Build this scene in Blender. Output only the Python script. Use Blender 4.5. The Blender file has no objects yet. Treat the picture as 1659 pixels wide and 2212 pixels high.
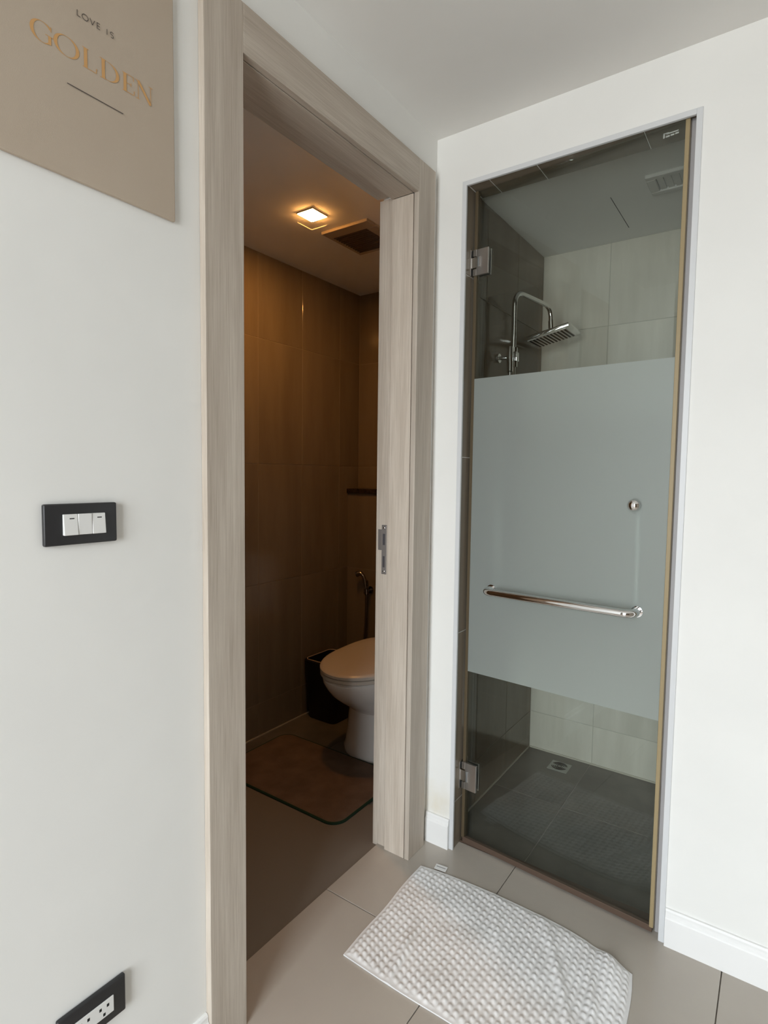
import bpy, bmesh, math, random
from mathutils import Vector, Matrix
random.seed(7)
sc = bpy.context.scene
C = sc.collection

# ------------------------------------------------------------------ camera, world, exposure
IMG_W, IMG_H = 1659, 2212
cam_d = bpy.data.cameras.new('camera')
cam = bpy.data.objects.new('camera', cam_d); C.objects.link(cam); sc.camera = cam
F_PX, PITCH, ROLL, YAW = 1227.3, math.radians(-3.806), math.radians(0.725), math.radians(35.0125)
cam_d.sensor_fit = 'VERTICAL'; cam_d.sensor_height = 36.0; cam_d.lens = F_PX / IMG_H * 36.0
cam_d.clip_start = 0.02; cam_d.clip_end = 60
fw = Vector((-math.sin(YAW)*math.cos(PITCH), math.cos(YAW)*math.cos(PITCH), math.sin(PITCH)))
rt0 = Vector((math.cos(YAW), math.sin(YAW), 0)); up0 = rt0.cross(fw)
rt = rt0*math.cos(ROLL) + up0*math.sin(ROLL); up = -rt0*math.sin(ROLL) + up0*math.cos(ROLL)
M = Matrix(((rt.x, up.x, -fw.x), (rt.y, up.y, -fw.y), (rt.z, up.z, -fw.z))).to_4x4()
M.translation = Vector((0.9903, -1.6959, 1.2992))
cam.matrix_world = M

SKY = 21.5
w = bpy.data.worlds.new('overcast_sky'); sc.world = w; w.use_nodes = True
bg = w.node_tree.nodes['Background']; bg.inputs[1].default_value = SKY
wt = w.node_tree; tc = wt.nodes.new('ShaderNodeTexCoord'); sx = wt.nodes.new('ShaderNodeSeparateXYZ'); rp = wt.nodes.new('ShaderNodeValToRGB')
mr_ = wt.nodes.new('ShaderNodeMapRange'); mr_.inputs[1].default_value = -1; mr_.inputs[2].default_value = 1
wt.links.new(tc.outputs['Generated'], sx.inputs[0]); wt.links.new(sx.outputs['Z'], mr_.inputs[0]); wt.links.new(mr_.outputs[0], rp.inputs[0])
rp.color_ramp.elements[0].position = .48; rp.color_ramp.elements[0].color = (.60, .61, .61, 1)     # ground
rp.color_ramp.elements[1].position = .52; rp.color_ramp.elements[1].color = (.91, .96, 1.0, 1)    # overcast sky
wt.links.new(rp.outputs[0], bg.inputs[0])
# the sky enters through the bedroom window; the portal only guides sampling towards it
pl = bpy.data.lights.new('window_portal', 'AREA'); pl.shape = 'RECTANGLE'; pl.size = 1.2; pl.size_y = 2.1
pl.cycles.is_portal = True
po = bpy.data.objects.new('window_portal', pl); C.objects.link(po)
po.location = (.90, -3.66, 1.25); po.rotation_euler = (math.radians(90), 0, 0)

vs = sc.view_settings
vs.view_transform = 'Standard'; vs.look = 'None'; vs.gamma = 1; vs.use_curve_mapping = False; vs.exposure = 0.0
sc.cycles.max_bounces = 10; sc.cycles.diffuse_bounces = 6; sc.cycles.glossy_bounces = 5
sc.cycles.transparent_max_bounces = 16; sc.cycles.transmission_bounces = 8
sc.cycles.sample_clamp_indirect = 6.0

# ------------------------------------------------------------------ materials
def srgb(r, g, b):
    f = lambda c: (c/255/12.92) if c/255 <= .04045 else ((c/255+.055)/1.055)**2.4
    return (f(r), f(g), f(b), 1)
class N:
    def __init__(s, name):
        s.m = bpy.data.materials.new(name); s.m.use_nodes = True; s.t = s.m.node_tree
        s.b = s.t.nodes['Principled BSDF']; s.out = s.t.nodes['Material Output']
    def n(s, t, **k):
        x = s.t.nodes.new(t)
        for a, v in k.items(): setattr(x, a, v)
        return x
    def l(s, a, b): s.t.links.new(a, b)
    def set(s, **k):
        for a, v in k.items(): s.b.inputs[a.replace('_', ' ')].default_value = v
        return s
    def noise(s, scale=(1, 1, 1), nscale=5, detail=4, rough=.55, coord='Position', rnd=False):
        if coord == 'Position': g = s.n('ShaderNodeNewGeometry').outputs['Position']
        else: g = s.n('ShaderNodeTexCoord').outputs[coord]
        mp = s.n('ShaderNodeMapping'); mp.inputs['Scale'].default_value = scale; s.l(g, mp.inputs['Vector'])
        v = mp.outputs[0]
        if rnd:
            oi = s.n('ShaderNodeObjectInfo'); ml = s.n('ShaderNodeMath', operation='MULTIPLY'); ml.inputs[1].default_value = 37
            s.l(oi.outputs['Random'], ml.inputs[0]); ad = s.n('ShaderNodeVectorMath', operation='ADD')
            s.l(v, ad.inputs[0]); s.l(ml.outputs[0], ad.inputs[1]); v = ad.outputs[0]
        nz = s.n('ShaderNodeTexNoise'); nz.inputs['Scale'].default_value = nscale; nz.inputs['Detail'].default_value = detail
        nz.inputs['Roughness'].default_value = rough; s.l(v, nz.inputs['Vector'])
        return nz.outputs['Fac']
    def ramp(s, fac, stops):
        r = s.n('ShaderNodeValToRGB'); e = r.color_ramp.elements
        while len(e) < len(stops): e.new(.5)
        for i, (p, c) in enumerate(stops): e[i].position = p; e[i].color = c
        s.l(fac, r.inputs[0]); return r.outputs[0]
    def bump(s, h, strength=.2, dist=.002):
        b = s.n('ShaderNodeBump'); b.inputs['Strength'].default_value = strength; b.inputs['Distance'].default_value = dist
        s.l(h, b.inputs['Height']); s.l(b.outputs[0], s.b.inputs['Normal'])
    def mix(s, a, b, fac, mode='MIX'):
        m = s.n('ShaderNodeMix', data_type='RGBA', blend_type=mode)
        for sock, v in ((m.inputs[0], fac), (m.inputs[6], a), (m.inputs[7], b)):
            if hasattr(v, 'is_linked'): s.l(v, sock)
            else: sock.default_value = v
        return m.outputs[2]
def plain(name, col, rough=.5, metal=0, **k):
    x = N(name); x.set(Base_Color=col, Roughness=rough, Metallic=metal, **k); return x.m

def mk_paint(name, col):
    x = N(name); x.set(Roughness=.75, Specular_IOR_Level=.25)
    f = x.noise(nscale=3.0, detail=3)
    c = x.ramp(f, [(.35, tuple(v*.965 for v in col[:3])+(1,)), (.65, col)])
    x.l(c, x.b.inputs['Base Color'])
    x.bump(x.noise(nscale=55, detail=5), .10, .0015); return x.m
def mk_wall_paint(name, col):
    # white paint with the yellowed damp stain low down beside the shower opening
    x = N(name); x.set(Roughness=.75, Specular_IOR_Level=.25)
    f = x.noise(nscale=3.0, detail=3)
    c = x.ramp(f, [(.35, tuple(v*.965 for v in col[:3])+(1,)), (.65, col)])
    g = x.n('ShaderNodeNewGeometry').outputs['Position']
    d = x.n('ShaderNodeVectorMath', operation='DISTANCE'); x.l(g, d.inputs[0]); d.inputs[1].default_value = (.05, 0, .13)
    mr = x.n('ShaderNodeMapRange'); mr.inputs[1].default_value = .17; mr.inputs[2].default_value = .0
    x.l(d.outputs['Value'], mr.inputs[0])
    mm = x.n('ShaderNodeMath', operation='MULTIPLY'); x.l(mr.outputs[0], mm.inputs[0]); x.l(x.noise(nscale=16, detail=5), mm.inputs[1])
    c2 = x.mix(c, srgb(214, 200, 165), x.ramp(mm.outputs[0], [(.18, (0, 0, 0, 1)), (.6, (.38, .38, .38, 1))]))
    x.l(c2, x.b.inputs['Base Color'])
    x.bump(x.noise(nscale=55, detail=5), .10, .0015); return x.m
def mk_wood(name, ax, k=1.0):
    x = N(name); x.set(Roughness=.5, Specular_IOR_Level=.35)
    s = [130, 130, 130]; s[ax] = 3.0
    f = x.noise(scale=tuple(s), nscale=2.4, detail=6, rough=.65)
    s2 = [14, 14, 14]; s2[ax] = .9
    f2 = x.noise(scale=tuple(s2), nscale=1.6, detail=4)
    c1 = x.ramp(f, [(.25, srgb(176, 165, 152)), (.5, srgb(194, 184, 172)), (.75, srgb(206, 197, 186))])
    c2 = x.ramp(f2, [(.35, srgb(222, 216, 210)), (.65, srgb(255, 254, 252))])
    hv = x.n('ShaderNodeHueSaturation'); hv.inputs['Value'].default_value = k
    x.l(x.mix(c1, c2, .65, 'MULTIPLY'), hv.inputs['Color']); x.l(hv.outputs[0], x.b.inputs['Base Color'])
    x.bump(f, .22, .0008); return x.m
def mk_tile(name, lo, hi, rough, streak=(1, 1, 1), ns=4, var=.06, bump=.03):
    x = N(name); x.set(Roughness=rough, Specular_IOR_Level=.5)
    f = x.noise(scale=streak, nscale=ns, detail=6, rough=.6, coord='Object', rnd=True)
    c = x.ramp(f, [(.3, lo), (.7, hi)])
    oi = x.n('ShaderNodeObjectInfo'); mr = x.n('ShaderNodeMapRange'); mr.inputs[3].default_value = 1-var; mr.inputs[4].default_value = 1+var
    x.l(oi.outputs['Random'], mr.inputs[0])
    hv = x.n('ShaderNodeHueSaturation'); x.l(c, hv.inputs['Color']); x.l(mr.outputs[0], hv.inputs['Value'])
    x.l(hv.outputs[0], x.b.inputs['Base Color'])
    if bump: x.bump(f, bump, .002)
    return x.m
PAINT = mk_wall_paint('white_wall_paint', srgb(236, 236, 233))
TAUPE = mk_paint('bounce_cutting_taupe', srgb(150, 140, 128))  # unseen bedroom walls, toned dark to cut bounced light in the entry
BDARK = plain('bounce_cutting_brown', srgb(122, 100, 80), .4)  # unseen bedroom floor, made dark so less light bounces
CEIL = mk_paint('white_ceiling_paint', srgb(232, 231, 228))
TRIM = mk_paint('white_gloss_trim', srgb(240, 240, 239)); TRIM.node_tree.nodes['Principled BSDF'].inputs['Roughness'].default_value = .4
WOODV = mk_wood('pale_grey_wood_upright', 2); WOODH = mk_wood('pale_grey_wood_level', 1); WOODJ = mk_wood('daylit_lining_wood', 2, 1.22)  # lining copy of the wood is lightened to carry daylight on the jamb
FTILE = mk_tile('cream_porcelain', srgb(176, 168, 158), srgb(184, 177, 167), .22, ns=2, var=.012, bump=0)
FGROUT = plain('grey_beige_grout', srgb(120, 112, 102), .9)
DTILE = mk_tile('charcoal_slate_tile', srgb(84, 80, 75), srgb(112, 108, 102), .33, ns=5, var=.05)
DGROUT = plain('dark_grout', srgb(150, 146, 138), .9)
LTILE = mk_tile('pale_stone_tile', srgb(198, 193, 181), srgb(222, 217, 206), .24, streak=(3.5, 3.5, .5), ns=2.4, var=.03, bump=.02)
WTILE = mk_tile('taupe_stone_tile', srgb(117, 106, 92), srgb(131, 120, 105), .13, streak=(3.5, 3.5, .5), ns=2.4, var=.04, bump=.02)
WGROUT = plain('taupe_wall_grout', srgb(146, 135, 119), .9)
LGROUT = plain('grey_wall_grout', srgb(180, 176, 166), .9)
CHROME = plain('chrome', (.82, .82, .82, 1), .07, 1)
SATIN = plain('satin_steel', (.60, .58, .56, 1), .3, 1)
ALU = plain('pale_aluminium_trim', srgb(212, 214, 216), .4, 0)
BLACK = plain('black_satin_plastic', srgb(38, 38, 40), .38)
BINBLACK = plain('black_bin_plastic', srgb(14, 15, 18), .45)
WHITEP = plain('white_switch_plastic', srgb(226, 226, 224), .35)
SLOTG = plain('slate_slot', srgb(74, 72, 76), .6)
DARK = plain('dark_slot', srgb(12, 12, 12), .8)
CERAMIC = plain('white_glazed_ceramic', srgb(228, 226, 222), .08, Coat_Weight=.4)
SEAT = plain('white_seat_plastic', srgb(202, 196, 186), .25)
GRANITE = mk_tile('dark_granite', srgb(30, 24, 20), srgb(62, 50, 42), .15, ns=60, var=0)
BRONZE = plain('brown_sill_metal', srgb(98, 80, 68), .45, .3)
SEAL = plain('yellowed_clear_seal', srgb(156, 139, 105), .35)
SEALD = plain('brown_hinge_seal', srgb(88, 76, 57), .4)
DARKSEAL = plain('dark_gap_gasket', srgb(40, 30, 20), .8)
GREYPROF = plain('grey_tile_return', srgb(164, 161, 161), .5)
SILICONE = plain('pale_silicone', srgb(186, 180, 166), .6)
CANVAS = N('taupe_canvas'); CANVAS.set(Roughness=.9)
CANVAS.l(CANVAS.ramp(CANVAS.noise(nscale=3), [(.3, srgb(178, 163, 146)), (.7, srgb(184, 170, 153))]), CANVAS.b.inputs['Base Color'])
CANVAS.bump(CANVAS.noise(nscale=900, detail=2), .25, .0006); CANVAS = CANVAS.m
GOLD = plain('gold_ink', srgb(200, 154, 98), .6)
INK = plain('dark_grey_ink', srgb(78, 70, 64), .8)
GLASSLOGO = plain('white_etched_mark', srgb(158, 162, 156), .6)
MAT = N('brown_bath_mat_pile'); MAT.set(Roughness=1)
MAT.l(MAT.ramp(MAT.noise(nscale=9, detail=5), [(.3, srgb(98, 80, 66)), (.7, srgb(122, 100, 83))]), MAT.b.inputs['Base Color'])
MAT.bump(MAT.noise(nscale=320, detail=3), .9, .004); MAT = MAT.m
GREEN = plain('dark_green_binding', srgb(14, 50, 31), .9)
TOWEL = N('white_terry'); TOWEL.set(Roughness=1, Sheen_Weight=.2)
TOWEL.l(TOWEL.ramp(TOWEL.noise(nscale=14, detail=4), [(.3, srgb(222, 221, 220)), (.7, srgb(236, 236, 236))]), TOWEL.b.inputs['Base Color'])
TOWEL.bump(TOWEL.noise(nscale=700, detail=2), .5, .001); TOWEL = TOWEL.m
GRILLE = plain('brown_grey_grille', srgb(96, 84, 74), .7)
VENTW = plain('aged_white_vent', srgb(168, 156, 140), .6)
VENTG = plain('grey_vent', srgb(206, 205, 201), .6)

def mk_clear(name, tint):
    x = N(name); x.t.nodes.remove(x.b)
    tr = x.n('ShaderNodeBsdfTransparent'); tr.inputs[0].default_value = tint
    gl = x.n('ShaderNodeBsdfGlossy'); gl.inputs['Roughness'].default_value = .01; gl.inputs[0].default_value = (.95, 1, .97, 1)
    fr = x.n('ShaderNodeFresnel')      # thin pane: the same reflectance on the way in and out
    bf = x.n('ShaderNodeMapRange'); bf.inputs[3].default_value = 1.5; bf.inputs[4].default_value = 1/1.5
    x.l(x.n('ShaderNodeNewGeometry').outputs['Backfacing'], bf.inputs[0]); x.l(bf.outputs[0], fr.inputs[0])
    mx = x.n('ShaderNodeMixShader'); x.l(fr.outputs[0], mx.inputs[0]); x.l(tr.outputs[0], mx.inputs[1]); x.l(gl.outputs[0], mx.inputs[2])
    x.l(mx.outputs[0], x.out.inputs[0]); return x.m
GLASS = mk_clear('green_tinted_clear_glass', (.925, .945, .928, 1))
WINGLASS = mk_clear('window_glass', (.985, .99, .99, 1))
def mk_frost():
    x = N('frosted_film'); x.t.nodes.remove(x.b)
    df = x.n('ShaderNodeBsdfDiffuse'); df.inputs[0].default_value = (.60, .65, .625, 1)
    tl = x.n('ShaderNodeBsdfTranslucent'); tl.inputs[0].default_value = (.62, .67, .64, 1)
    rf = x.n('ShaderNodeBsdfRefraction'); rf.inputs['IOR'].default_value = 1.28; rf.inputs['Roughness'].default_value = .42; rf.inputs[0].default_value = (.86, .92, .89, 1)
    gl = x.n('ShaderNodeBsdfGlossy'); gl.inputs['Roughness'].default_value = .35
    m1 = x.n('ShaderNodeMixShader'); m1.inputs[0].default_value = .45; x.l(df.outputs[0], m1.inputs[1]); x.l(tl.outputs[0], m1.inputs[2])
    m2 = x.n('ShaderNodeMixShader'); m2.inputs[0].default_value = .38; x.l(m1.outputs[0], m2.inputs[1]); x.l(rf.outputs[0], m2.inputs[2])
    m3 = x.n('ShaderNodeMixShader'); m3.inputs[0].default_value = .04; x.l(m2.outputs[0], m3.inputs[1]); x.l(gl.outputs[0], m3.inputs[2])
    x.l(m3.outputs[0], x.out.inputs[0]); return x.m
FROST = mk_frost()
def mk_emit(name, col, s):
    x = N(name); x.t.nodes.remove(x.b); e = x.n('ShaderNodeEmission'); e.inputs[0].default_value = col; e.inputs[1].default_value = s
    x.l(e.outputs[0], x.out.inputs[0]); return x.m
LAMP = mk_emit('warm_led_panel', (1, .44, .11, 1), 300)
def mk_plate():
    x = N('lamp_glass_plate'); x.t.nodes.remove(x.b)
    tr = x.n('ShaderNodeBsdfTransparent'); tr.inputs[0].default_value = (.96, .96, .95, 1)
    tl = x.n('ShaderNodeBsdfDiffuse'); tl.inputs[0].default_value = (.9, .9, .88, 1)
    mx = x.n('ShaderNodeMixShader'); mx.inputs[0].default_value = .035; x.l(tr.outputs[0], mx.inputs[1]); x.l(tl.outputs[0], mx.inputs[2])
    x.l(mx.outputs[0], x.out.inputs[0]); return x.m
PLATE = mk_plate()
PLATEEDGE = mk_plate()

# ------------------------------------------------------------------ mesh helpers
def new(): return bmesh.new()
def bx(bm, x0, x1, y0, y1, z0, z1, bev=0, seg=2):
    b = bmesh.new()
    bmesh.ops.create_cube(b, size=1)
    for v in b.verts:
        v.co = Vector((x0+(v.co.x+.5)*(x1-x0), y0+(v.co.y+.5)*(y1-y0), z0+(v.co.z+.5)*(z1-z0)))
    if bev: bmesh.ops.bevel(b, geom=b.edges[:], offset=bev, segments=seg, profile=.5, affect='EDGES')
    return join(bm, b)
def join(bm, b, mat=None):
    me = bpy.data.meshes.new('tmp'); 
    if mat is not None: bmesh.ops.transform(b, matrix=mat, verts=b.verts)
    b.to_mesh(me); b.free(); bm.from_mesh(me); bpy.data.meshes.remove(me); return bm
def box(*a, **k): return bx(new(), *a, **k)
def root_of(o):
    while o.parent: o = o.parent
    return o
def obj(name, bm, mat, parent=None, smooth=False, origin=None, autos=True):
    off = Vector((0, 0, 0))
    if parent is not None: off = Vector(root_of(parent).location)
    elif origin is not None: off = Vector(origin)
    if off.length: bmesh.ops.translate(bm, verts=bm.verts, vec=-off)
    bmesh.ops.recalc_face_normals(bm, faces=bm.faces)
    if smooth:
        for f in bm.faces: f.smooth = True
        for e in bm.edges:
            if len(e.link_faces) == 2 and e.calc_face_angle(0) > math.radians(38): e.smooth = False
    me = bpy.data.meshes.new(name); bm.to_mesh(me); bm.free(); me.materials.append(mat)
    o = bpy.data.objects.new(name, me); C.objects.link(o)
    if parent is not None: o.parent = parent
    elif origin is not None: o.location = off
    return o
def tag(o, label=None, cat=None, group=None, kind=None):
    for k, v in (('label', label), ('category', cat), ('group', group), ('kind', kind)):
        if v: o[k] = v
    return o
def thing(name, loc, label, cat, group=None, kind=None):
    o = bpy.data.objects.new(name, None); o.empty_display_size = .05; C.objects.link(o); o.location = loc
    return tag(o, label, cat, group, kind)
def struct(name, bm, mat, label=None):
    return tag(obj(name, bm, mat), label=label, kind='structure')
def fillet(pts, r, n=7):
    """polyline with rounded corners"""
    pts = [Vector(p) for p in pts]; out = [pts[0]]
    for i in range(1, len(pts)-1):
        a, b, c = pts[i-1], pts[i], pts[i+1]
        d1 = (a-b); d2 = (c-b); k = min(r, d1.length*.49, d2.length*.49)
        p, q = b+d1.normalized()*k, b+d2.normalized()*k
        for j in range(n+1):
            t = j/n; out.append(p*(1-t)**2 + b*2*t*(1-t) + q*t*t)
    out.append(pts[-1]); return out
def tube(bm, pts, r, seg=14, caps=True):
    pts = [Vector(p) for p in pts]; rs = r if isinstance(r, (list, tuple)) else [r]*len(pts)
    T = []
    for i in range(len(pts)):
        t = (pts[min(i+1, len(pts)-1)] - pts[max(i-1, 0)]).normalized(); T.append(t)
    u = T[0].orthogonal().normalized(); rings = []
    for i, p in enumerate(pts):
        u = (u - T[i]*u.dot(T[i])).normalized(); v = T[i].cross(u)
        rings.append([bm.verts.new(p + (u*math.cos(2*math.pi*k/seg)+v*math.sin(2*math.pi*k/seg))*rs[i]) for k in range(seg)])
    for a, b in zip(rings, rings[1:]):
        for k in range(seg): bm.faces.new((a[k], a[(k+1) % seg], b[(k+1) % seg], b[k]))
    if caps: bm.faces.new(rings[0][::-1]); bm.faces.new(rings[-1])
    return bm
def closed_tube(bm, pts, r, seg=10):
    pts = [Vector(p) for p in pts]; n = len(pts); rings = []
    for i, p in enumerate(pts):
        t = (pts[(i+1) % n]-pts[i-1]).normalized(); u = Vector((0, 0, 1)); v = t.cross(u).normalized()
        rings.append([bm.verts.new(p + (u*math.cos(2*math.pi*k/seg)+v*math.sin(2*math.pi*k/seg))*r) for k in range(seg)])
    for i in range(n):
        a, b = rings[i], rings[(i+1) % n]
        for k in range(seg): bm.faces.new((a[k], a[(k+1) % seg], b[(k+1) % seg], b[k]))
    return bm
def loft(bm, rings, cap0=True, cap1=True):
    R = [[bm.verts.new(p) for p in r] for r in rings]; n = len(R[0])
    for a, b in zip(R, R[1:]):
        for k in range(n): bm.faces.new((a[k], a[(k+1) % n], b[(k+1) % n], b[k]))
    if cap0: bm.faces.new(R[0][::-1])
    if cap1: bm.faces.new(R[-1])
    return bm
def rrect(x0, x1, y0, y1, z, r, n=5):
    out = []
    for cx, cy, a0 in ((x1-r, y1-r, 0), (x0+r, y1-r, 90), (x0+r, y0+r, 180), (x1-r, y0+r, 270)):
        for j in range(n+1):
            a = math.radians(a0+90*j/n); out.append(Vector((cx+r*math.cos(a), cy+r*math.sin(a), z)))
    return out
def ball(bm, c, r, sx=1, sy=1, sz=1, seg=18):
    b = bmesh.new(); bmesh.ops.create_uvsphere(b, u_segments=seg, v_segments=seg//2+2, radius=r)
    return join(bm, b, Matrix.Translation(Vector(c)) @ Matrix.Diagonal((sx, sy, sz, 1)))

_tm = {}
def tiles(parent, name, axis, face, side, us, vs_, th, mat, gap=.0025, skip=None):
    """one object per tile. axis = normal axis, face = outer face coordinate, side = +1/-1 outward direction"""
    ua, va = [a for a in range(3) if a != axis]
    for i in range(len(us)-1):
        for j in range(len(vs_)-1):
            u0, u1, v0, v1 = us[i]+gap/2, us[i+1]-gap/2, vs_[j]+gap/2, vs_[j+1]-gap/2
            if skip and skip((u0+u1)/2, (v0+v1)/2): continue
            du, dv = round(u1-u0, 4), round(v1-v0, 4); key = (axis, du, dv, th, mat.name)
            if key not in _tm:
                s = [0, 0, 0]; s[axis] = th; s[ua] = du; s[va] = dv
                b = box(-s[0]/2, s[0]/2, -s[1]/2, s[1]/2, -s[2]/2, s[2]/2, bev=.0007, seg=1)
                bmesh.ops.recalc_face_normals(b, faces=b.faces)
                me = bpy.data.meshes.new(name); b.to_mesh(me); b.free(); me.materials.append(mat); _tm[key] = me
            o = bpy.data.objects.new(name, _tm[key]); C.objects.link(o); o.parent = parent
            loc = [0, 0, 0]; loc[axis] = face - side*th/2; loc[ua] = (u0+u1)/2; loc[va] = (v0+v1)/2
            o.location = loc
def grid(a, b, joint, step):
    js = [a]; k = math.ceil((a-joint)/step - 1e-6)
    x = joint + k*step
    while x < b - .02:
        if x > a + .02: js.append(x)
        x += step
    js.append(b); return js

# ------------------------------------------------------------------ the setting
H = 2.403; HI = 2.70
YR, YRO, YL, YLO, HD, CW = -.1395, -.0385, -.8443, -.9452, 2.180, .1009     # toilet doorway
OX0, OX1, OZ = .1135, .764, 2.2267                                          # shower opening inside its trim
# floors
fl = struct('floor', box(-2.1, 3.3, -3.72, .055, -.12, -.007), FGROUT, 'glossy cream porcelain tiled floor of the entry')
bm = new(); bx(bm, -.12, 3.2, -3.6, -1.598, -.007, 0); bx(bm, -2.0, -.12, -3.6, -2.4, -.007, 0)
obj('bounce_cutting_floor', bm, BDARK, fl)
tiles(fl, 'tile', 2, 0, 1, [-.12, .322, .920, 1.518, 2.116, 2.714, 3.2], [-1.598, -.998, -.400, .055], .007, FTILE)
ft = struct('floor_toilet', box(-1.2, -.122, -1.3, 1.1, -.12, -.0113), DGROUT, 'dark grey tiled floor of the toilet room')
tiles(ft, 'tile', 2, -.010, 1, [-1.08, -.72, -.1215], [-1.2, -.99, -.39, .21, .81, .99], .007, DTILE)
fs = struct('floor_shower', box(-.13, 1.1, .056, 1.06, -.12, -.0163), DGROUT, 'dark grey tiled floor inside the shower')
tiles(fs, 'tile', 2, -.015, 1, [.04, .330, .93], [.085, .505, .92], .007, DTILE)
# entry walls
bm = new()
bx(bm, -.13, 0, -2.4, YL-.02, 0, H+.3); bx(bm, -.13, 0, YR+.02, .12, 0, H+.3); bx(bm, -.13, 0, YL-.02, YR+.02, HD+.02, H+.3)
struct('wall_left', bm, PAINT, 'white painted wall around the wooden toilet doorway')
bm = new()
RX0, RX1, RZ = OX0-.004, OX1+.004, OZ+.009      # tiled reveal, set back a little behind the trim
bx(bm, 0, RX0-.0015, 0, .12, 0, H+.3); bx(bm, RX1+.0015, 3.2, 0, .12, 0, H+.3); bx(bm, RX0-.0015, RX1+.0015, 0, .12, RZ+.0015, H+.3)
wb = struct('wall_back', bm, PAINT, 'white painted wall around the glass shower door')
zj = [.165, .762, 1.359, 1.955]
tiles(wb, 'tile', 0, RX0, 1, [0.005, .12], [-.007]+zj+[RZ], .007, WTILE)
tiles(wb, 'tile', 0, RX1, -1, [0.005, .12], [-.007]+zj+[RZ], .007, WTILE)
tiles(wb, 'tile', 2, RZ, -1, [RX0, .18, .335, .635, RX1], [0.005, .12], .007, WTILE)
struct('wall_right', box(3.2, 3.32, -3.72, .12, -.1, HI+.1), TAUPE, 'unseen bedroom wall, taupe to cut bounce light')
struct('ceiling', box(-.0, 3.2, -1.85, 0, H, HI+.1), CEIL, 'low white ceiling of the entry')
bm = new(); bx(bm, -2.1, 3.3, -3.72, -1.85, HI, HI+.12)
struct('ceiling_bedroom', bm, CEIL, 'white bedroom ceiling')
bm = new(); bx(bm, -2.1, -.13, -2.4, -2.28, 0, HI); bx(bm, -2.12, -2.0, -3.72, -2.4, 0, HI)
struct('wall_bedroom', bm, TAUPE, 'unseen bedroom wall around the corner, taupe to cut bounce light')
WX0, WX1, WZ0, WZ1 = .30, 1.50, .20, 2.30
bm = new(); bx(bm, -2.1, WX0, -3.72, -3.6, 0, HI); bx(bm, WX1, 3.3, -3.72, -3.6, 0, HI)
bx(bm, WX0, WX1, -3.72, -3.6, 0, WZ0); bx(bm, WX0, WX1, -3.72, -3.6, WZ1, HI)
struct('wall_front', bm, TAUPE, 'unseen bedroom wall with the big window, taupe to cut bounce light')
win = thing('window_1', (0, 0, 0), 'wide bedroom window', 'window', kind='structure'); del win['category']
bm = new()
for z0, z1 in ((WZ0, WZ0+.05), (WZ1-.05, WZ1)): bx(bm, WX0, WX1, -3.69, -3.64, z0, z1)
obj('window_frame', bm, ALU, win)
for k in range(4):
    x = WX0 + k*(WX1-WX0-.05)/3; obj('mullion', box(x, x+.05, -3.69, -3.64, WZ0+.05, WZ1-.05), ALU, win)
for k in range(3):
    x0 = WX0+.05 + k*(WX1-WX0-.05)/3; x1 = WX0 + (k+1)*(WX1-WX0-.05)/3
    obj('pane', box(x0, x1, -3.667, -3.661, WZ0+.05, WZ1-.05), WINGLASS, win)
# toilet room
TX, TY = -1.08, .99
wtl = struct('wall_toilet_far', box(TX-.12, TX-.0013, -1.3, 1.1, -.1, 2.45), WGROUT, 'brown lit tiled wall of the toilet room')
tz = [-.01, .157, .755, 1.342, 1.938, 2.335]
tiles(wtl, 'tile', 0, TX, 1, [-1.2, -.994, -.695, -.396, -.097, .202, .505, .81, TY], tz, .007, WTILE)
wtb = struct('wall_toilet_end', box(TX-.01, -.13, TY+.0013, 1.1, -.1, 2.45), WGROUT, 'tiled end wall behind the toilet ledge')
tiles(wtb, 'tile', 1, TY, -1, [TX, -.78, -.48, -.18, -.131], [1.215, 1.342, 1.938, 2.335], .007, WTILE)
LY = .888
led = struct('ledge', box(TX+.001, -.131, LY+.0013, TY+.001, -.016, 1.188), WGROUT, 'tiled boxed ledge with a dark stone top behind the toilet')
tiles(led, 'tile', 1, LY, -1, [TX, -.78, -.48, -.18, -.131], [-.01, .157, .755, 1.188], .007, WTILE)
obj('stone_top', box(TX+.001, -.131, LY-.012, TY-.001, 1.1885, 1.2145, bev=.003), GRANITE, led)
struct('wall_toilet_near', box(TX-.01, -.13, -1.3, -1.2, -.1, 2.45), WTILE, 'tiled near wall of the toilet room')
struct('ceiling_toilet', box(TX-.12, -.131, -1.3, 1.1, 2.335, 2.45), CEIL, 'white ceiling of the toilet room')
obj('silicone_line', box(TX, TX+.004, -1.2, LY, -.010, -.004), SILICONE, ft)
# shower room
SX, SY, SZ = .04, .92, 2.305
wsl = struct('wall_shower_left', box(-.129, SX-.0013, .12, 1.06, -.1, 2.45), WGROUT, 'dark glossy tiled wall behind the shower pipe')
tiles(wsl, 'tile', 0, SX, 1, [.12, .32, .62, SY], [-.015]+zj+[SZ], .007, WTILE)
wsb = struct('wall_shower_back', box(SX-.007, 1.1, SY+.0013, 1.06, -.1, 2.45), LGROUT, 'pale grey tiled back wall of the shower')
tiles(wsb, 'tile', 1, SY, -1, [SX, .335, .635, .93], [-.015]+zj+[SZ], .007, LTILE)
wsr = struct('wall_shower_right', box(.9313, 1.1, .12, SY+.007, -.1, 2.45), WGROUT, 'tiled side wall of the shower')
tiles(wsr, 'tile', 0, .93, -1, [.12, .32, .62, SY], [-.015]+zj+[SZ], .007, WTILE)
cs = struct('ceiling_shower', box(SX-.007, 1.0, .12, SY+.007, SZ, 2.45), CEIL, 'white ceiling inside the shower')
obj('seam', box(.4300, .4325, .50, .80, SZ-.0006, SZ), DARKSEAL, cs)
obj('silicone_line', box(SX, SX+.004, .12, SY, -.015, -.009), SILICONE, fs)
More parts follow.
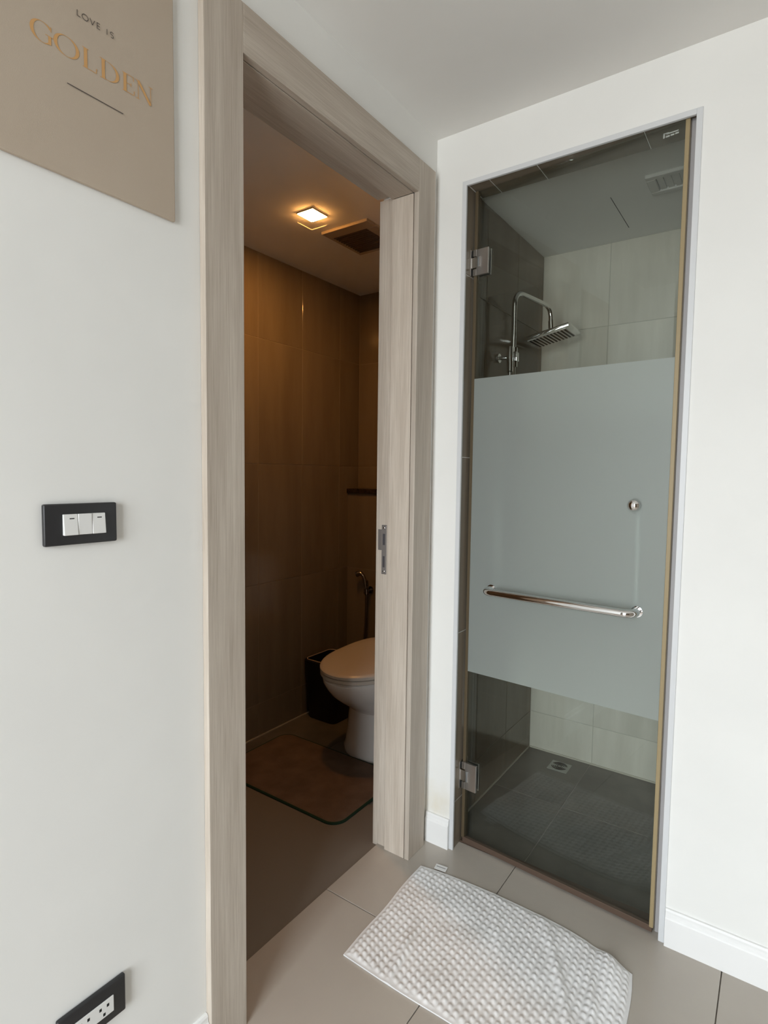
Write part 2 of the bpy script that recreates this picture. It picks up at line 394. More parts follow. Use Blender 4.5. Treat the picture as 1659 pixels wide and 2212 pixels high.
obj('silicone_line', box(SX, .93, SY-.004, SY, -.015, -.008), SILICONE, fs)
# baseboards
def baseboard(name, axis, face, side, a, b, label):
    prof = [(0, 0), (.014, 0), (.014, .080), (.0125, .084), (.0095, .088), (.0085, .094), (.0085, .100), (.006, .105), (0, .105)]
    bm = new(); rings = []
    for t in (a, b):
        r = []
        for d, z in prof:
            p = [0, 0, z]; p[axis] = face+side*d; p[1-axis] = t; r.append(Vector(p))
        rings.append(r)
    loft(bm, rings); struct(name, bm, TRIM, label)
baseboard('baseboard_back', 1, 0, -1, .7805, 3.2, 'white moulded skirting beside the shower door')
baseboard('baseboard_corner', 1, 0, -1, .006, .0975, 'short white skirting between the two doorways')
baseboard('baseboard_left', 0, 0, 1, -2.4, YLO-.001, 'white skirting below the socket')
# aluminium trim around the shower opening
tr = thing('trim_1', (0, 0, 0), 'thin pale metal trim framing the shower opening', None, kind='structure')
o0, o1, ot = .0985, .779, 2.2417
obj('trim_strip', box(o0, OX0, -.005, .004, 0, ot, bev=.001, seg=1), ALU, tr)
obj('trim_strip', box(OX1, o1, -.005, .004, 0, ot, bev=.001, seg=1), ALU, tr)
obj('trim_strip', box(OX0, OX1, -.005, .004, OZ, ot, bev=.001, seg=1), ALU, tr)
obj('sill', box(RX0, RX1, .056, .0845, -.018, .003, bev=.001, seg=1), BRONZE, tr)
obj('door_stop', box(.750, RX1, .026, .034, .0, RZ, bev=.001, seg=1), GREYPROF, tr)

# ------------------------------------------------------------------ wooden toilet door frame
d1 = thing('door_1', (0, 0, 0), 'pale grey wooden door frame of the toilet', None, kind='structure')
cx0, cx1 = .0005, .018
obj('casing', box(cx0, cx1, YR, YRO, 0, HD+CW, bev=.0015), WOODV, d1)
obj('casing', box(cx0, cx1, YLO, YL, 0, HD+CW, bev=.0015), WOODV, d1)
obj('casing', box(cx0, cx1, YL, YR, HD, HD+CW, bev=.0015), WOODH, d1)
XS = -.083          # rabbet step
def jamb(y, s):     # s: +1 wall lies at +y
    bm = new()
    lo, hi = (y+.001, y+.0195) if s > 0 else (y-.0195, y-.001)
    bx(bm, XS, -.003, lo, hi, -.006, HD+.001, bev=.001, seg=1)
    lo2, hi2 = (y+.013, y+.0195) if s > 0 else (y-.0195, y-.013)
    bx(bm, -.140, XS, lo2, hi2, -.009, HD+.013)
    return bm
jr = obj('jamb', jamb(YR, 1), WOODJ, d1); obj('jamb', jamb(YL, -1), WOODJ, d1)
bm = new(); bx(bm, XS, -.003, YL, YR, HD+.001, HD+.0195, bev=.001, seg=1); bx(bm, -.140, XS, YL, YR, HD+.013, HD+.0195)
obj('head_jamb', bm, WOODH, d1)
# striker plate in the rabbet
ys = YR+.013
STRIKE = plain('dull_grey_steel', srgb(140, 134, 130), .5, .35)
sp = tag(obj('strike_plate', box(-.116, -.096, ys-.0025, ys, .960, 1.128, bev=.0012), STRIKE, d1), 'steel strike plate')
obj('lip', box(-.130, -.115, ys-.004, ys-.0005, 1.042, 1.112, bev=.001, seg=1), STRIKE, sp)
obj('latch_slot', box(-.1105, -.1020, ys-.0030, ys-.002, 1.060, 1.098), SLOTG, sp)
obj('bolt_slot', box(-.1100, -.1025, ys-.0030, ys-.002, .984, 1.022), SLOTG, sp)
for z in (1.118, .970):
    obj('screw', ball(new(), (-.106, ys-.0025, z), .0036, 1, .45, 1, 10), CHROME, sp, smooth=True)

# ------------------------------------------------------------------ glass shower door
G0, G1 = .056, .064; PV = (.121, .060, 0)
d2 = thing('door_2', PV, 'tinted glass shower door with a frosted middle band', None, kind='structure')
GX0, GX1, GZ0, GZ1 = .121, .748, .020, 2.2300
pane = obj('pane', box(GX0, GX1, G0, G1, GZ0, GZ1, bev=.0006, seg=1), GLASS, d2)
fm = new(); fm.faces.new([fm.verts.new(p) for p in ((GX0+.0005, G0-.0005, .622), (GX1-.0005, G0-.0005, .622), (GX1-.0005, G0-.0005, 1.6215), (GX0+.0005, G0-.0005, 1.6215))])
tag(obj('frosted_film', fm, FROST, d2), 'frosted middle band')
obj('seal', box(GX1-.008, GX1+.003, G0-.004, G1+.006, GZ0, GZ1, bev=.001, seg=1), SEAL, d2)
obj('seal', box(GX0-.005, GX0+.006, G0-.002, G1+.004, GZ0, GZ1, bev=.001, seg=1), SEALD, d2)
obj('seal', box(GX0, GX1, G0-.003, G1+.003, .0060, GZ0+.004, bev=.001, seg=1), BRONZE, d2)
# etched maker's mark, two short lines too small to read
bm = new()
for u0, u1, v0, v1 in ((.676, .680, 2.2265, 2.2395), (.676, .690, 2.2365, 2.2390), (.684, .713, 2.2345, 2.2375), (.682, .692, 2.2270, 2.2310), (.694, .703, 2.2275, 2.2315), (.705, .714, 2.2280, 2.2320)):
    bx(bm, u0+.010, u1+.010, G0-.0006, G0-.0001, v0-.0265, v1-.0265)
obj('etched_mark', bm, GLASSLOGO, d2)
def hinge(z0, z1):
    zc = (z0+z1)/2; h = z1-z0
    b = new()
    # front plate on the glass, notched round the knuckle
    bx(b, .130, .174, G0-.011, G0-.0005, z0, z1, bev=.0012, seg=1)
    bx(b, .118, .130, G0-.011, G0-.0005, z0, zc-h*.24, bev=.0008, seg=1); bx(b, .118, .130, G0-.011, G0-.0005, zc+h*.24, z1, bev=.0008, seg=1)
    bx(b, .130, .174, G1+.0012, G1+.008, z0, z1, bev=.0012, seg=1)
    hg = tag(obj('hinge', b, SATIN, d2), 'square steel glass hinge')
    obj('knuckle', box(.112, .146, G0-.013, G0-.0112, zc-h*.20, zc+h*.20, bev=.0006, seg=1), CHROME, hg)
    obj('knuckle_edge', box(.1445, .1470, G0-.0150, G0-.0130, zc-h*.19, zc+h*.19), CHROME, hg)
    obj('wall_plate', box(.1105, .1135, G0-.018, G1+.03, z0, z1, bev=.0008, seg=1), SATIN, hg)
    obj('pin_socket', box(.1135, .1185, G0-.010, G0-.001, z0+.002, zc-h*.25), DARK, hg)
    obj('pin_socket', box(.1135, .1185, G0-.010, G0-.001, zc+h*.25, z1-.002), DARK, hg)
hinge(1.956, 2.040); hinge(.203, .299)
# outside towel bar and inside pull
by = G0-.055
tb = tag(obj('towel_bar', tube(new(), fillet([(.213, G0, .921), (.213, by, .921), (.672, by, .921), (.672, G0, .921)], .030, 9), .0122, 20), CHROME, d2, smooth=True), 'chrome towel bar')
for x, z in ((.213, .921), (.672, .921)):
    obj('flange', tube(new(), [(x, G0-.007, z), (x, G0-.0005, z)], .0160, 22), CHROME, tb, smooth=True)
kb = new(); tube(kb, [(.654, G0-.0005, 1.221), (.654, G0-.010, 1.221)], .0125, 20); ball(kb, (.654, G0-.014, 1.221), .0175, 1, .7, 1)
tag(obj('knob', kb, CHROME, d2, smooth=True), 'small round chrome cap')
pb = new(); tube(pb, fillet([(.656, G1+.001, 1.221), (.656, .096, 1.221), (.660, .096, .921), (.660, G1+.001, .921)], .028, 8), .0098, 16)
tag(obj('pull_bar', pb, plain('lit_bar_pale_steel', (.88, .88, .88, 1), .4, .4), d2, smooth=True), 'chrome pull bar behind the frosted band')  # bar colour paled to stand for light caught behind the film
d2.rotation_euler = (0, 0, math.radians(-4.1))      # the door stands slightly ajar

# ------------------------------------------------------------------ shower set
RX, RY = .098, .45
sh = thing('rain_shower', (SX, RY, .9), 'chrome rain shower on a tall bent pipe in the glazed shower', 'shower')
HC = Vector((.156, .725, 1.886)); HR = Matrix.Rotation(.028, 4, 'Z') @ Matrix.Rotation(-.211, 4, 'Y') @ Matrix.Rotation(.027, 4, 'X')
top = 2.020; endp = Vector((.142, .735, top))
path = fillet([(RX, RY, .95), (RX, RY, top), tuple(endp), (.148, .735, 1.92)], .062, 10)
obj('riser_pipe', tube(new(), path, .0095, 16), CHROME, sh, smooth=True)
obj('pipe_joint', tube(new(), [(.1455, .735, 1.962), (.148, .735, 1.915)], .0115, 16), CHROME, sh, smooth=True)
T = Matrix.Translation(HC) @ HR
b = box(-.1, .1, -.0965, .0965, 0, .016, bev=.004); hb = join(new(), b, T); 
b = new(); tube(b, [(0, 0, .016), (0, 0, .032)], .016, 16); join(hb, b, T)
hd = obj('shower_head', hb, CHROME, sh, smooth=True)
b = box(-.080, .080, -.082, .082, -.002, .0); obj('nozzle_plate', join(new(), b, T), SATIN, hd)
for k in range(11):
    x = -.073+.0146*k; b = box(x-.0035, x+.0035, -.072, .072, -.0032, -.002); obj('slot', join(new(), b, T), DARK, hd)
b = box(.085, .1015, -.05, .05, -.0005, .0168, bev=.001, seg=1)
sl = new(); tube(sl, [(RX, RY, 1.725), (RX, RY, 1.800)], .0165, 18); bx(sl, RX-.022, RX+.022, RY-.02, RY+.006, 1.745, 1.782, bev=.003)
s_ = obj('slider', sl, CHROME, sh, smooth=True)
obj('bracket_arm', tube(new(), [(SX+.005, RY-.02, 1.762), (RX, RY-.005, 1.762)], .0075, 12), CHROME, s_, smooth=True)
obj('wall_flange', tube(new(), [(SX+.0012, RY-.02, 1.762), (SX+.010, RY-.02, 1.762)], .018, 18), CHROME, s_, smooth=True)
hs = new(); tube(hs, [(RX+.006, RY-.045, 1.70), (RX-.002, RY-.03, 1.76), (RX-.004, RY-.022, 1.80)], [.011, .013, .010], 14)
obj('hand_spray_grip', hs, CHROME, sh, smooth=True)
mx = new(); tube(mx, [(RX, RY-.10, .95), (RX, RY+.10, .95)], .024, 18); tube(mx, [(SX+.0012, RY-.075, .95), (RX, RY-.075, .95)], .014, 14); tube(mx, [(SX+.0012, RY+.075, .95), (RX, RY+.075, .95)], .014, 14)
obj('mixer_valve', mx, CHROME, sh, smooth=True)
hp = [(RX+.006, RY-.045, 1.70), (RX+.012, RY-.05, 1.55), (RX+.03, RY-.07, 1.1), (RX+.03, RY-.05, .75), (RX+.015, RY-.02, .72), (RX, RY, .93)]
obj('hose', tube(new(), fillet(hp, .12, 6), .006, 10), CHROME, sh, smooth=True)

# ceiling vent inside the shower
def vent(name, x0, x1, y0, y1, z, label, bw0, bw1, by0, by1, fm, gm, nslat, slat_axis):
    t = thing(name, ((x0+x1)/2, (y0+y1)/2, z-.012), label, 'vent')
    ix0, ix1, iy0, iy1 = x0+bw0, x1-bw1, y0+by0, y1-by1
    for a in ((x0, x1, y0, iy0), (x0, x1, iy1, y1), (x0, ix0, iy0, iy1), (ix1, x1, iy0, iy1)):
        obj('frame_bar', box(*a, z-.012, z-.0002, bev=.0025, seg=1), fm, t)
    obj('backing', box(ix0, ix1, iy0, iy1, z-.003, z-.0002), DARK if gm is GRILLE else gm, t)
    for k in range(nslat):
        if slat_axis == 0:
            y = iy0+(k+.5)*(iy1-iy0)/nslat; obj('slat', box(ix0, ix1, y-.004, y+.004, z-.011, z-.004), gm, t)
        else:
            x = ix0+(k+.5)*(ix1-ix0)/nslat; obj('slat', box(x-.009, x+.009, iy0, iy1, z-.0075, z-.0035), gm, t)
    return t
vent('ceiling_vent', .562, .742, .405, .548, SZ, 'faint grey square vent in the shower ceiling', .03, .03, .025, .025, VENTG, VENTG, 5, 1)
vent('exhaust_fan', -.687, -.440, .200, .478, 2.335, 'square exhaust fan grille beside the glowing ceiling lamp', .016, .05, .062, .016, VENTW, GRILLE, 12, 0)

# floor drain
DRAINM = plain('dull_drain_steel', srgb(172, 174, 168), .45, .2)
dr = thing('floor_drain', (.222, .812, -.015), 'small square metal drain in the shower floor', 'drain')
dx, dy, dh = .222, .812, .044
obj('drain_frame', box(dx-dh, dx+dh, dy-dh, dy+dh, -.0152, -.0128, bev=.001, seg=1), DRAINM, dr)
obj('drain_disc', tube(new(), [(dx, dy, -.0129), (dx, dy, -.0118)], .037, 28), DRAINM, dr)
for k, r in enumerate((.010, .018, .026, .033)):
    for s0 in (20, 200):
        pts = [(dx+r*math.cos(math.radians(s0+j*14)), dy+r*math.sin(math.radians(s0+j*14)), -.0117) for j in range(11)]
        obj('drain_slot', tube(new(), pts, .0021, 6), DARK, dr)

# ------------------------------------------------------------------ toilet-room lamp
lx0, lx1, ly0, ly1 = -.646, -.566, .013, .097
lp = thing('ceiling_lamp', (-.606, .055, 2.29), 'glowing warm square ceiling lamp with a hanging glass plate', 'lamp')
obj('led_panel', box(lx0, lx1, ly0, ly1, 2.3285, 2.3300), LAMP, lp)
bm = new(); bx(bm, lx0-.003, lx1+.003, ly0-.003, ly1+.003, 2.3301, 2.3349); obj('housing', bm, VENTW, lp)
obj('glass_plate', box(lx0, lx1, ly0, ly1, 2.296, 2.300), PLATE, lp)
obj('standoff', tube(new(), [(-.606, .055, 2.300), (-.606, .055, 2.3284)], .002, 8), CHROME, lp)

# ------------------------------------------------------------------ toilet
AX = -.543
def egg(z, yf, yb, hw, n=40, ax=AX, p=2.0, yc=None):
    """plan outline: elliptic front, squarer back"""
    out = []; yc = (yf + .42*(yb-yf)) if yc is None else yc
    for k in range(n):
        a = 2*math.pi*k/n; c, s = math.cos(a), math.sin(a)
        q = p if s < 0 else 3.2
        r = (abs(c)**q + abs(s)**q)**(-1/q)
        x = ax + hw*r*c; y = yc + r*s*((yc-yf) if s < 0 else (yb-yc)); out.append(Vector((x, y, z)))
    return out
wc = thing('toilet', (AX, .55, -.010), 'white ceramic toilet with closed lid beside the black bin', 'toilet')
bm = new()
prof = [(-.010, .312, .80, .186), (.010, .310, .80, .187), (.03, .318, .80, .180), (.10, .326, .80, .172), (.17, .328, .80, .168), (.206, .327, .80, .167),
        (.214, .318, .80, .168), (.236, .290, .80, .171), (.27, .236, .80, .176), (.31, .186, .80, .181), (.35, .152, .80, .185), (.378, .135, .80, .187), (.392, .133, .80, .187), (.402, .141, .80, .183)]
loft(bm, [egg(*q) for q in prof])
obj('bowl', bm, CERAMIC, wc, smooth=True)
bm = new()
def lidring(z0, slope, yf, yb, hw, dome=0):
    r = egg(0, yf, yb, hw)
    for v in r: v.z = z0 + slope*(v.y-.1)
    return r
loft(bm, [lidring(.4035, 0, .137, .655, .182), lidring(.407, 0, .130, .66, .186), lidring(.419, 0, .131, .66, .185), lidring(.4215, 0, .135, .655, .183)])
obj('seat', bm, SEAT, wc, smooth=True)
bm = new()
S_ = .055
loft(bm, [lidring(.4225, 0, .135, .655, .182), lidring(.425, S_*.3, .128, .662, .187), lidring(.434, S_, .128, .664, .187), lidring(.4395, S_, .133, .660, .183),
          lidring(.4425, S_, .145, .650, .172), lidring(.4455, S_, .195, .60, .126), lidring(.447, S_, .27, .50, .058)])
obj('lid', bm, SEAT, wc, smooth=True)
tk = new(); bx(tk, AX-.175, AX+.175, .705, LY-.004, .400, .760, bev=.02, seg=4); obj('tank', tk, CERAMIC, wc, smooth=True)
tk = new(); bx(tk, AX-.182, AX+.182, .698, LY-.002, .7605, .795, bev=.010, seg=3); tl_ = obj('tank_lid', tk, CERAMIC, wc, smooth=True)
obj('flush_button', tube(new(), [(AX, .79, .7952), (AX, .79, .802)], .022, 20), CHROME, tl_, smooth=True)
for s in (-1, 1): obj('hinge', tube(new(), [(AX+s*.075-.02, .672, .415), (AX+s*.075+.02, .672, .415)], .011, 12), CHROME, wc, smooth=True)

# ------------------------------------------------------------------ waste bin
bn = thing('waste_bin', (-.955, .62, -.010), 'black rectangular waste bin with a thin pale rim beside the toilet', 'bin')
bm = new()
X0, X1, Y0, Y1 = -1.072, -.845, .500, .735
rg = [rrect(X0+.022, X1-.022, Y0+.022, Y1-.022, -.0095, .03), rrect(X0+.018, X1-.018, Y0+.018, Y1-.018, -.004, .035), rrect(X0, X1, Y0, Y1, .285, .035), rrect(X0, X1, Y0, Y1, .303, .035),
      rrect(X0+.004, X1-.004, Y0+.004, Y1-.004, .308, .033), rrect(X0+.014, X1-.014, Y0+.014, Y1-.014, .308, .028), rrect(X0+.018, X1-.018, Y0+.018, Y1-.018, .28, .026), rrect(X0+.034, X1-.034, Y0+.034, Y1-.034, 0, .02)]
loft(bm, rg); obj('bin_body', bm, BINBLACK, bn, smooth=True)
obj('rim_ring', closed_tube(new(), rrect(X0+.012, X1-.012, Y0+.012, Y1-.012, .3095, .028, 6), .0024, 8), plain('tan_rim', srgb(196, 172, 150), .35), bn, smooth=True)

# ------------------------------------------------------------------ bidet sprayer on the ledge
sy = LY-.030
DCHROME = plain('dark_chrome', (.30, .27, .25, 1), .12, 1)
bs = thing('bidet_sprayer', (-.915, LY, .60), 'chrome hand bidet sprayer with a hose hung on the toilet ledge', 'sprayer')
obj('wall_holder', tube(new(), [(-.905, LY-.0005, .642), (-.905, LY-.006, .642)], .020, 16), DCHROME, bs, smooth=True)
hk = new(); tube(hk, [(-.905, LY-.006, .642), (-.905, sy+.004, .640)], .008, 12); tube(hk, [(-.912, sy, .622), (-.912, sy, .650)], .0165, 16); obj('hook', hk, DCHROME, bs, smooth=True)
hn = new(); tube(hn, [(-.913, sy, .615), (-.917, sy, .655), (-.924, sy, .695), (-.935, sy-.002, .722), (-.952, sy-.006, .735), (-.968, sy-.010, .731), (-.976, sy-.012, .727)],
     [.010, .0115, .0105, .0105, .013, .0165, .0165], 14)
obj('spray_handle', hn, DCHROME, bs, smooth=True)
obj('trigger', tube(new(), [(-.905, sy-.004, .700), (-.900, sy-.004, .665)], .004, 8), DCHROME, bs, smooth=True)
DARKHOSE = plain('dark_steel_hose', (.16, .14, .13, 1), .35, .8)
obj('hose', tube(new(), fillet([(-.913, sy, .616), (-.913, sy, .50), (-.925, sy, .34), (-.93, sy+.004, .20), (-.88, sy+.01, .16), (-.84, LY-.001, .22)], .07, 6), .0068, 10), DARKHOSE, bs, smooth=True)

# ------------------------------------------------------------------ bath mat in the toilet room
bmx = thing('bath_mat', (-.64, .10, -.010), 'brown bath mat with a dark green edge in front of the toilet', 'mat')
x0, x1, y0, y1 = -.992, -.296, -.140, .304
bm = new()
loft(bm, [rrect(x0+.004, x1-.004, y0+.004, y1-.004, -.0098, .055, 8), rrect(x0+.004, x1-.004, y0+.004, y1-.004, .0000, .055, 8), rrect(x0+.012, x1-.012, y0+.012, y1-.012, .004, .05, 8)])
obj('pile', bm, MAT, bmx)
obj('binding', closed_tube(new(), rrect(x0+.003, x1-.003, y0+.003, y1-.003, -.004, .056, 10), .0058, 8), GREEN, bmx, smooth=True)

# ------------------------------------------------------------------ white floor towel
def pl_eval(pts, t):
    L = [0]
    for a, b_ in zip(pts, pts[1:]): L.append(L[-1]+math.dist(a, b_))
    d = t*L[-1]
    for i in range(len(pts)-1):
        if d <= L[i+1] + 1e-9:
            k = (d-L[i])/(L[i+1]-L[i]); return Vector((pts[i][0]+(pts[i+1][0]-pts[i][0])*k, pts[i][1]+(pts[i+1][1]-pts[i][1])*k))
    return Vector(pts[-1])
def smooth_pts(p, it=3):
    for _ in range(it):
        q = [p[0]]
        for a, b_ in zip(p, p[1:]):
            q += [(a[0]*.75+b_[0]*.25, a[1]*.75+b_[1]*.25), (a[0]*.25+b_[0]*.75, a[1]*.25+b_[1]*.75)]
        q.append(p[-1]); p = q
    return p
A_, B_, C_, D_ = (.067, -.139), (.080, -.561), (.730, -.168), (.738, -.560)
top_e = smooth_pts([A_, (.148, -.124), (.291, -.113), (.442, -.113), (.560, -.118), (.645, -.142), C_])
bot_e = smooth_pts([B_, (.261, -.566), (.42, -.561), (.60, -.566), D_])
lef_e = smooth_pts([B_, (.074, -.45), (.077, -.362), (.066, -.25), A_]); rig_e = smooth_pts([D_, (.748, -.42), (.749, -.324), (.742, -.23), C_])
NS, NT = 33*8, 21*8
from mathutils import noise as mn
def th(s, t, P):
    # woven bubbles in staggered rows, flat hem round the edge, a few soft folds
    p = .0200; u, v = s*.66, t*.425
    m = min(u, .66-u, v, .425-v); hem = min(1, max(0, (m-.006)/.008))
    a_, c_ = u/.0187 + .10*mn.noise(Vector((u*14, v*14, 1.3))), (v+.30*u)/.0193 + .10*mn.noise(Vector((u*14, v*14, 5.3)))
    b_ = ((.5-.5*math.cos(2*math.pi*a_))*(.5-.5*math.cos(2*math.pi*c_)))**.75
    jj = mn.noise(Vector((u*30, v*30, 7.7)))
    z = .0042 + .0050*b_*hem*(1+.35*jj)
    f1 = math.exp(-(((u-.07-.18*(.425-v))/.012)**2))*math.exp(-((v-.09)/.08)**2)*.009
    f2 = math.exp(-(((u-.40-.55*(.425-v))/.014)**2))*math.exp(-((v-.24)/.13)**2)*.009
    f3 = math.exp(-(((u-.53-.28*(.425-v))/.013)**2))*math.exp(-((v-.21)/.14)**2)*.009
    f4 = math.exp(-(((u-.60-.05*(.425-v))/.03)**2))*math.exp(-((v-.38)/.09)**2)*.014
    f5 = math.exp(-(((u-.25-.45*(.425-v))/.014)**2))*math.exp(-((v-.30)/.10)**2)*.004
    g = .0035*(mn.noise(Vector((u*9, v*9, 3.1)))+.4)
    return z + f1 + f2 + f3 + f4 + f5 + max(0, g)*hem
bm = new(); V = []
for j in range(NT+1):
    t = j/NT; row = []
    for i in range(NS+1):
        s = i/NS
        P = (1-t)*pl_eval(bot_e, s) + t*pl_eval(top_e, s) + (1-s)*pl_eval(lef_e, t) + s*pl_eval(rig_e, t) \
            - ((1-s)*(1-t)*Vector(B_) + s*t*Vector(C_) + (1-s)*t*Vector(A_) + s*(1-t)*Vector(D_))
        row.append(bm.verts.new((P.x, P.y, th(s, t, P))))
    V.append(row)
for j in range(NT):
    for i in range(NS): bm.faces.new((V[j][i], V[j][i+1], V[j+1][i+1], V[j+1][i]))
edge = V[0][:] + [V[j][NS] for j in range(1, NT+1)] + V[NT][-2::-1] + [V[j][0] for j in range(NT-1, 0, -1)]
low = [bm.verts.new((v.co.x, v.co.y, .0006)) for v in edge]; n = len(edge)
for k in range(n): bm.faces.new((edge[k], low[k], low[(k+1) % n], edge[(k+1) % n]))
tw = thing('floor_towel', (.40, -.34, 0), 'white waffle cotton floor towel in front of the shower door', 'towel')
obj('cloth', bm, TOWEL, tw, smooth=True)
b = box(-.020, .020, -.011, .011, 0, .0012, bev=.0003, seg=1)
tg = join(new(), b, Matrix.Translation((.127, -.110, .004)) @ Matrix.Rotation(.12, 4, 'Z') @ Matrix.Rotation(.12, 4, 'X'))
lb = obj('care_label', tg, WHITEP, tw)
b = box(-.016, .016, -.0015, .0015, 0, .0004)
obj('print_line', join(new(), b, Matrix.Translation((.127, -.109, .0054)) @ Matrix.Rotation(.12, 4, 'Z') @ Matrix.Rotation(.12, 4, 'X')), plain('grey_print', srgb(150, 150, 150), .8), lb)

# ------------------------------------------------------------------ light switch
def plate(name, y0, y1, z0, z1, label, cat):
    t = thing(name, (0, (y0+y1)/2, z0), label, cat)
    b = box(.0003, .010, y0, y1, z0, z1, bev=.003, seg=3); obj('cover_plate', b, BLACK, t, smooth=True); return t
sw = plate('light_switch', -1.2595, -1.1355, 1.173, 1.243, 'black wall plate with three white rocker switches', 'switch')
y0, y1, z0, z1 = -1.231, -1.159, 1.190, 1.2255
for k in range(3):
    a = y0+(y1-y0)*k/3+.0003; c = y0+(y1-y0)*(k+1)/3-.0003
    bm = new(); bx(bm, .0102, .0155, a, c, z0, z1, bev=.0009, seg=2)
    for v in bm.verts:
        if v.co.x > .013: v.co.x += (.0015 if k != 1 else 0)*((z1-v.co.z)/(z1-z0)*2-1)
    r = obj('rocker', bm, WHITEP, sw)
    if k != 1:
        yc = (a+c)/2 + (.002 if k == 0 else .001); obj('indicator', box(.0140, .0147+.0000, yc-.0040, yc+.0040, z1-.0088, z1-.0066), DARK, r)
so = plate('wall_socket', -1.2595, -1.1355, .272, .3445, 'black wall plate with white twin socket near the floor', 'socket')
fc = obj('socket_insert', box(.0102, .0125, -1.234, -1.1605, .291, .322, bev=.0008), WHITEP, so)
for yc in (-1.215, -1.179):
    for dy_, dz_ in ((-.007, .0045), (.007, .0045)):
        obj('pin_slot', box(.0124, .0127, yc+dy_-.0022, yc+dy_+.0022, .3065+dz_-.0028, .3065+dz_+.0028), DARK, fc)
    obj('earth_slot', box(.0124, .0127, yc-.0022, yc+.0022, .2950, .3005), DARK, fc)

# ------------------------------------------------------------------ canvas print
cv = thing('canvas_print', (.0, -1.163, 1.772), 'taupe canvas reading LOVE IS GOLDEN on the white wall', 'picture')
obj('canvas', box(.0145, .022, -1.345, -1.0155, 1.772, 2.19, bev=.0018), CANVAS, cv)
XF = .0221
def stroke(bm, pts, ws):
    """flat inked stroke; pts in (y,z), ws = width or list of (wy,wz) nib widths"""
    global XF; XF += .00002; n = len(pts); L = []; R = []      # later strokes lie a hair above earlier ones
    for i, p in enumerate(pts):
        a, b_ = pts[max(i-1, 0)], pts[min(i+1, n-1)]
        t = Vector((b_[0]-a[0], b_[1]-a[1])).normalized(); nn = Vector((-t.y, t.x))
        wd = ws if not callable(ws) else ws(i/(n-1), t)
        L.append(Vector(p)+nn*wd/2); R.append(Vector(p)-nn*wd/2)
    vl = [bm.verts.new((XF+.0003, q.x, q.y)) for q in L]; vr = [bm.verts.new((XF+.0003, q.x, q.y)) for q in R]
    for i in range(n-1): bm.faces.new((vl[i], vl[i+1], vr[i+1], vr[i]))
def nib(thick, thin): return lambda t, d: thin + (thick-thin)*abs(d.y)**1.7
def arc(cy, cz, ry, rz, a0, a1, n=26): return [(cy+ry*math.cos(math.radians(a0+(a1-a0)*k/n)), cz+rz*math.sin(math.radians(a0+(a1-a0)*k/n))) for k in range(n+1)]
TK, TN = .0056, .0006; zb, zt = 1.960, 1.991; zm = (zb+zt)/2; hz = (zt-zb)/2
def serif(bm, y, z, w=.011): stroke(bm, [(y-w/2, z), (y+w/2, z)], .0010)
L6 = {}
def letter(ch, f):
    bm = new(); f(bm); obj('letter_'+ch.lower(), bm, GOLD, cv)
def lG(b):
    stroke(b, arc(-1.2515, zm, .0155, hz, 38, 322), nib(TK, TN)); stroke(b, [(-1.2405, zb+.002), (-1.2405, zm-.001)], TK*.8); serif(b, -1.2405, zm-.001, .013)
    stroke(b, [(-1.2385, zt-.001), (-1.2385, zt-.009)], .0012)
def lO(b): stroke(b, arc(-1.2145, zm, .0175, hz, 0, 360, 40), nib(TK, TN))
def lL(b):
    stroke(b, [(-1.184, zb), (-1.184, zt)], TK); serif(b, -1.184, zt); stroke(b, [(-1.189, zb+.0005), (-1.166, zb+.0005)], .0010); stroke(b, [(-1.1665, zb), (-1.1655, zb+.008)], .0014)
def lD(b):
    stroke(b, [(-1.154, zb), (-1.154, zt)], TK); serif(b, -1.155, zt, .010); serif(b, -1.155, zb, .010)
    stroke(b, [(-1.154, zt-.0005)]+arc(-1.146, zm, .0175, hz-.0005, 88, -88)+[(-1.154, zb+.0005)], nib(TK, TN))
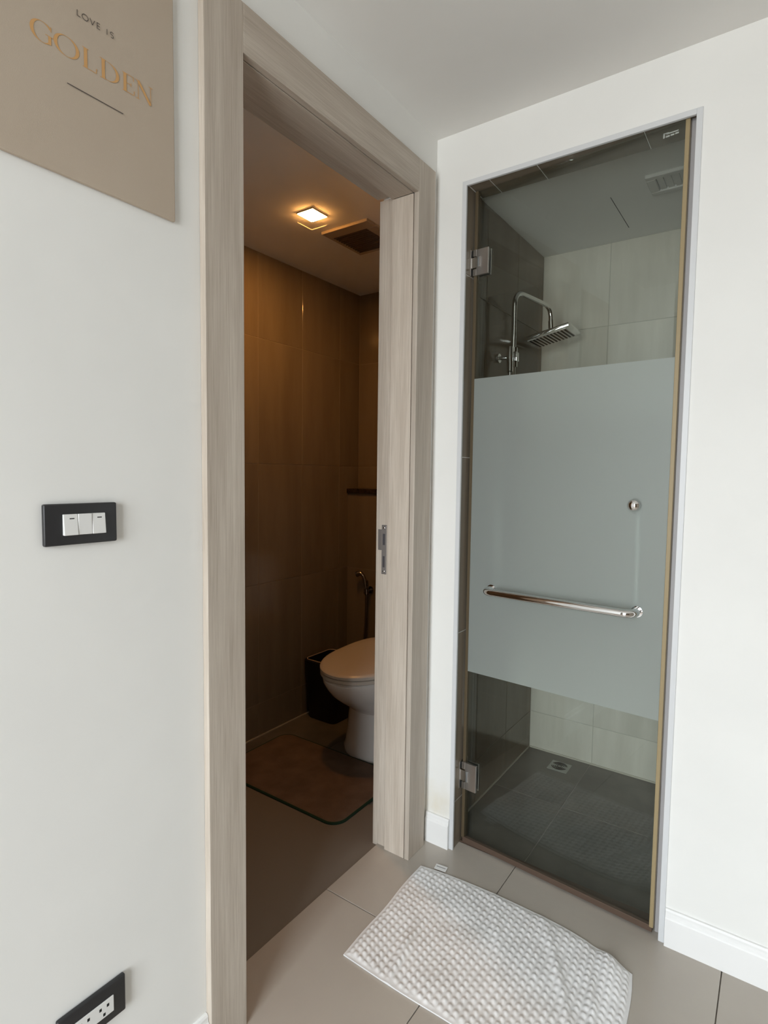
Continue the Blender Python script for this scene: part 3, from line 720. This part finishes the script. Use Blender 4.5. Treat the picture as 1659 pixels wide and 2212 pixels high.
def lE(b):
    stroke(b, [(-1.115, zb), (-1.115, zt)], TK); stroke(b, [(-1.120, zt-.0005), (-1.099, zt-.0005)], .001); stroke(b, [(-1.120, zb+.0005), (-1.098, zb+.0005)], .001); stroke(b, [(-1.113, zm), (-1.104, zm)], .001)
    stroke(b, [(-1.0993, zt), (-1.0988, zt-.007)], .0013); stroke(b, [(-1.0985, zb), (-1.0975, zb+.008)], .0013); stroke(b, [(-1.104, zm-.003), (-1.104, zm+.003)], .0012)
def lN(b):
    stroke(b, [(-1.090, zb), (-1.090, zt)], .0011); stroke(b, [(-1.090, zt), (-1.066, zb)], TK*.85); stroke(b, [(-1.0655, zb), (-1.0655, zt)], .0011); serif(b, -1.091, zb, .007); serif(b, -1.092, zt, .007); serif(b, -1.0655, zt, .008)
for ch, f in zip('GOLDEN', (lG, lO, lL, lD, lE, lN)): letter(ch, f)
q0, q1 = 2.0345, 2.0435; sw_ = .0011; qm = (q0+q1)/2; qh = (q1-q0)/2
def ink(ch, *strokes):
    bm = new()
    for s in strokes: stroke(bm, s, sw_)
    obj('letter_'+ch, bm, INK, cv)
ink('l', [(-1.1965, q1), (-1.1965, q0)], [(-1.1970, q0), (-1.1915, q0)])
ink('o', arc(-1.1835, qm, .0050, qh, 0, 360, 24))
ink('v', [(-1.1755, q1), (-1.1715, q0)], [(-1.1715, q0), (-1.1675, q1)])
ink('e', [(-1.1635, q1), (-1.1635, q0)], [(-1.1640, q1), (-1.1585, q1)], [(-1.1635, qm), (-1.1592, qm)], [(-1.1640, q0), (-1.1585, q0)])
ink('i', [(-1.1465, q1), (-1.1465, q0)])
ink('s', [(-1.1352, q1-.0012)] + arc(-1.1378, q1-qh/2, .0026, qh/2, 45, 270, 12) + arc(-1.1378, q0+qh/2, .0026, qh/2, 90, -135, 12))
bm = new(); stroke(bm, [(-1.2155, 1.9185), (-1.1195, 1.9185)], .0015); obj('underline', bm, INK, cv)

cv.location = Vector(cv.location) + Vector((-.014, .0098, .007))      # thin board lying close against the wall
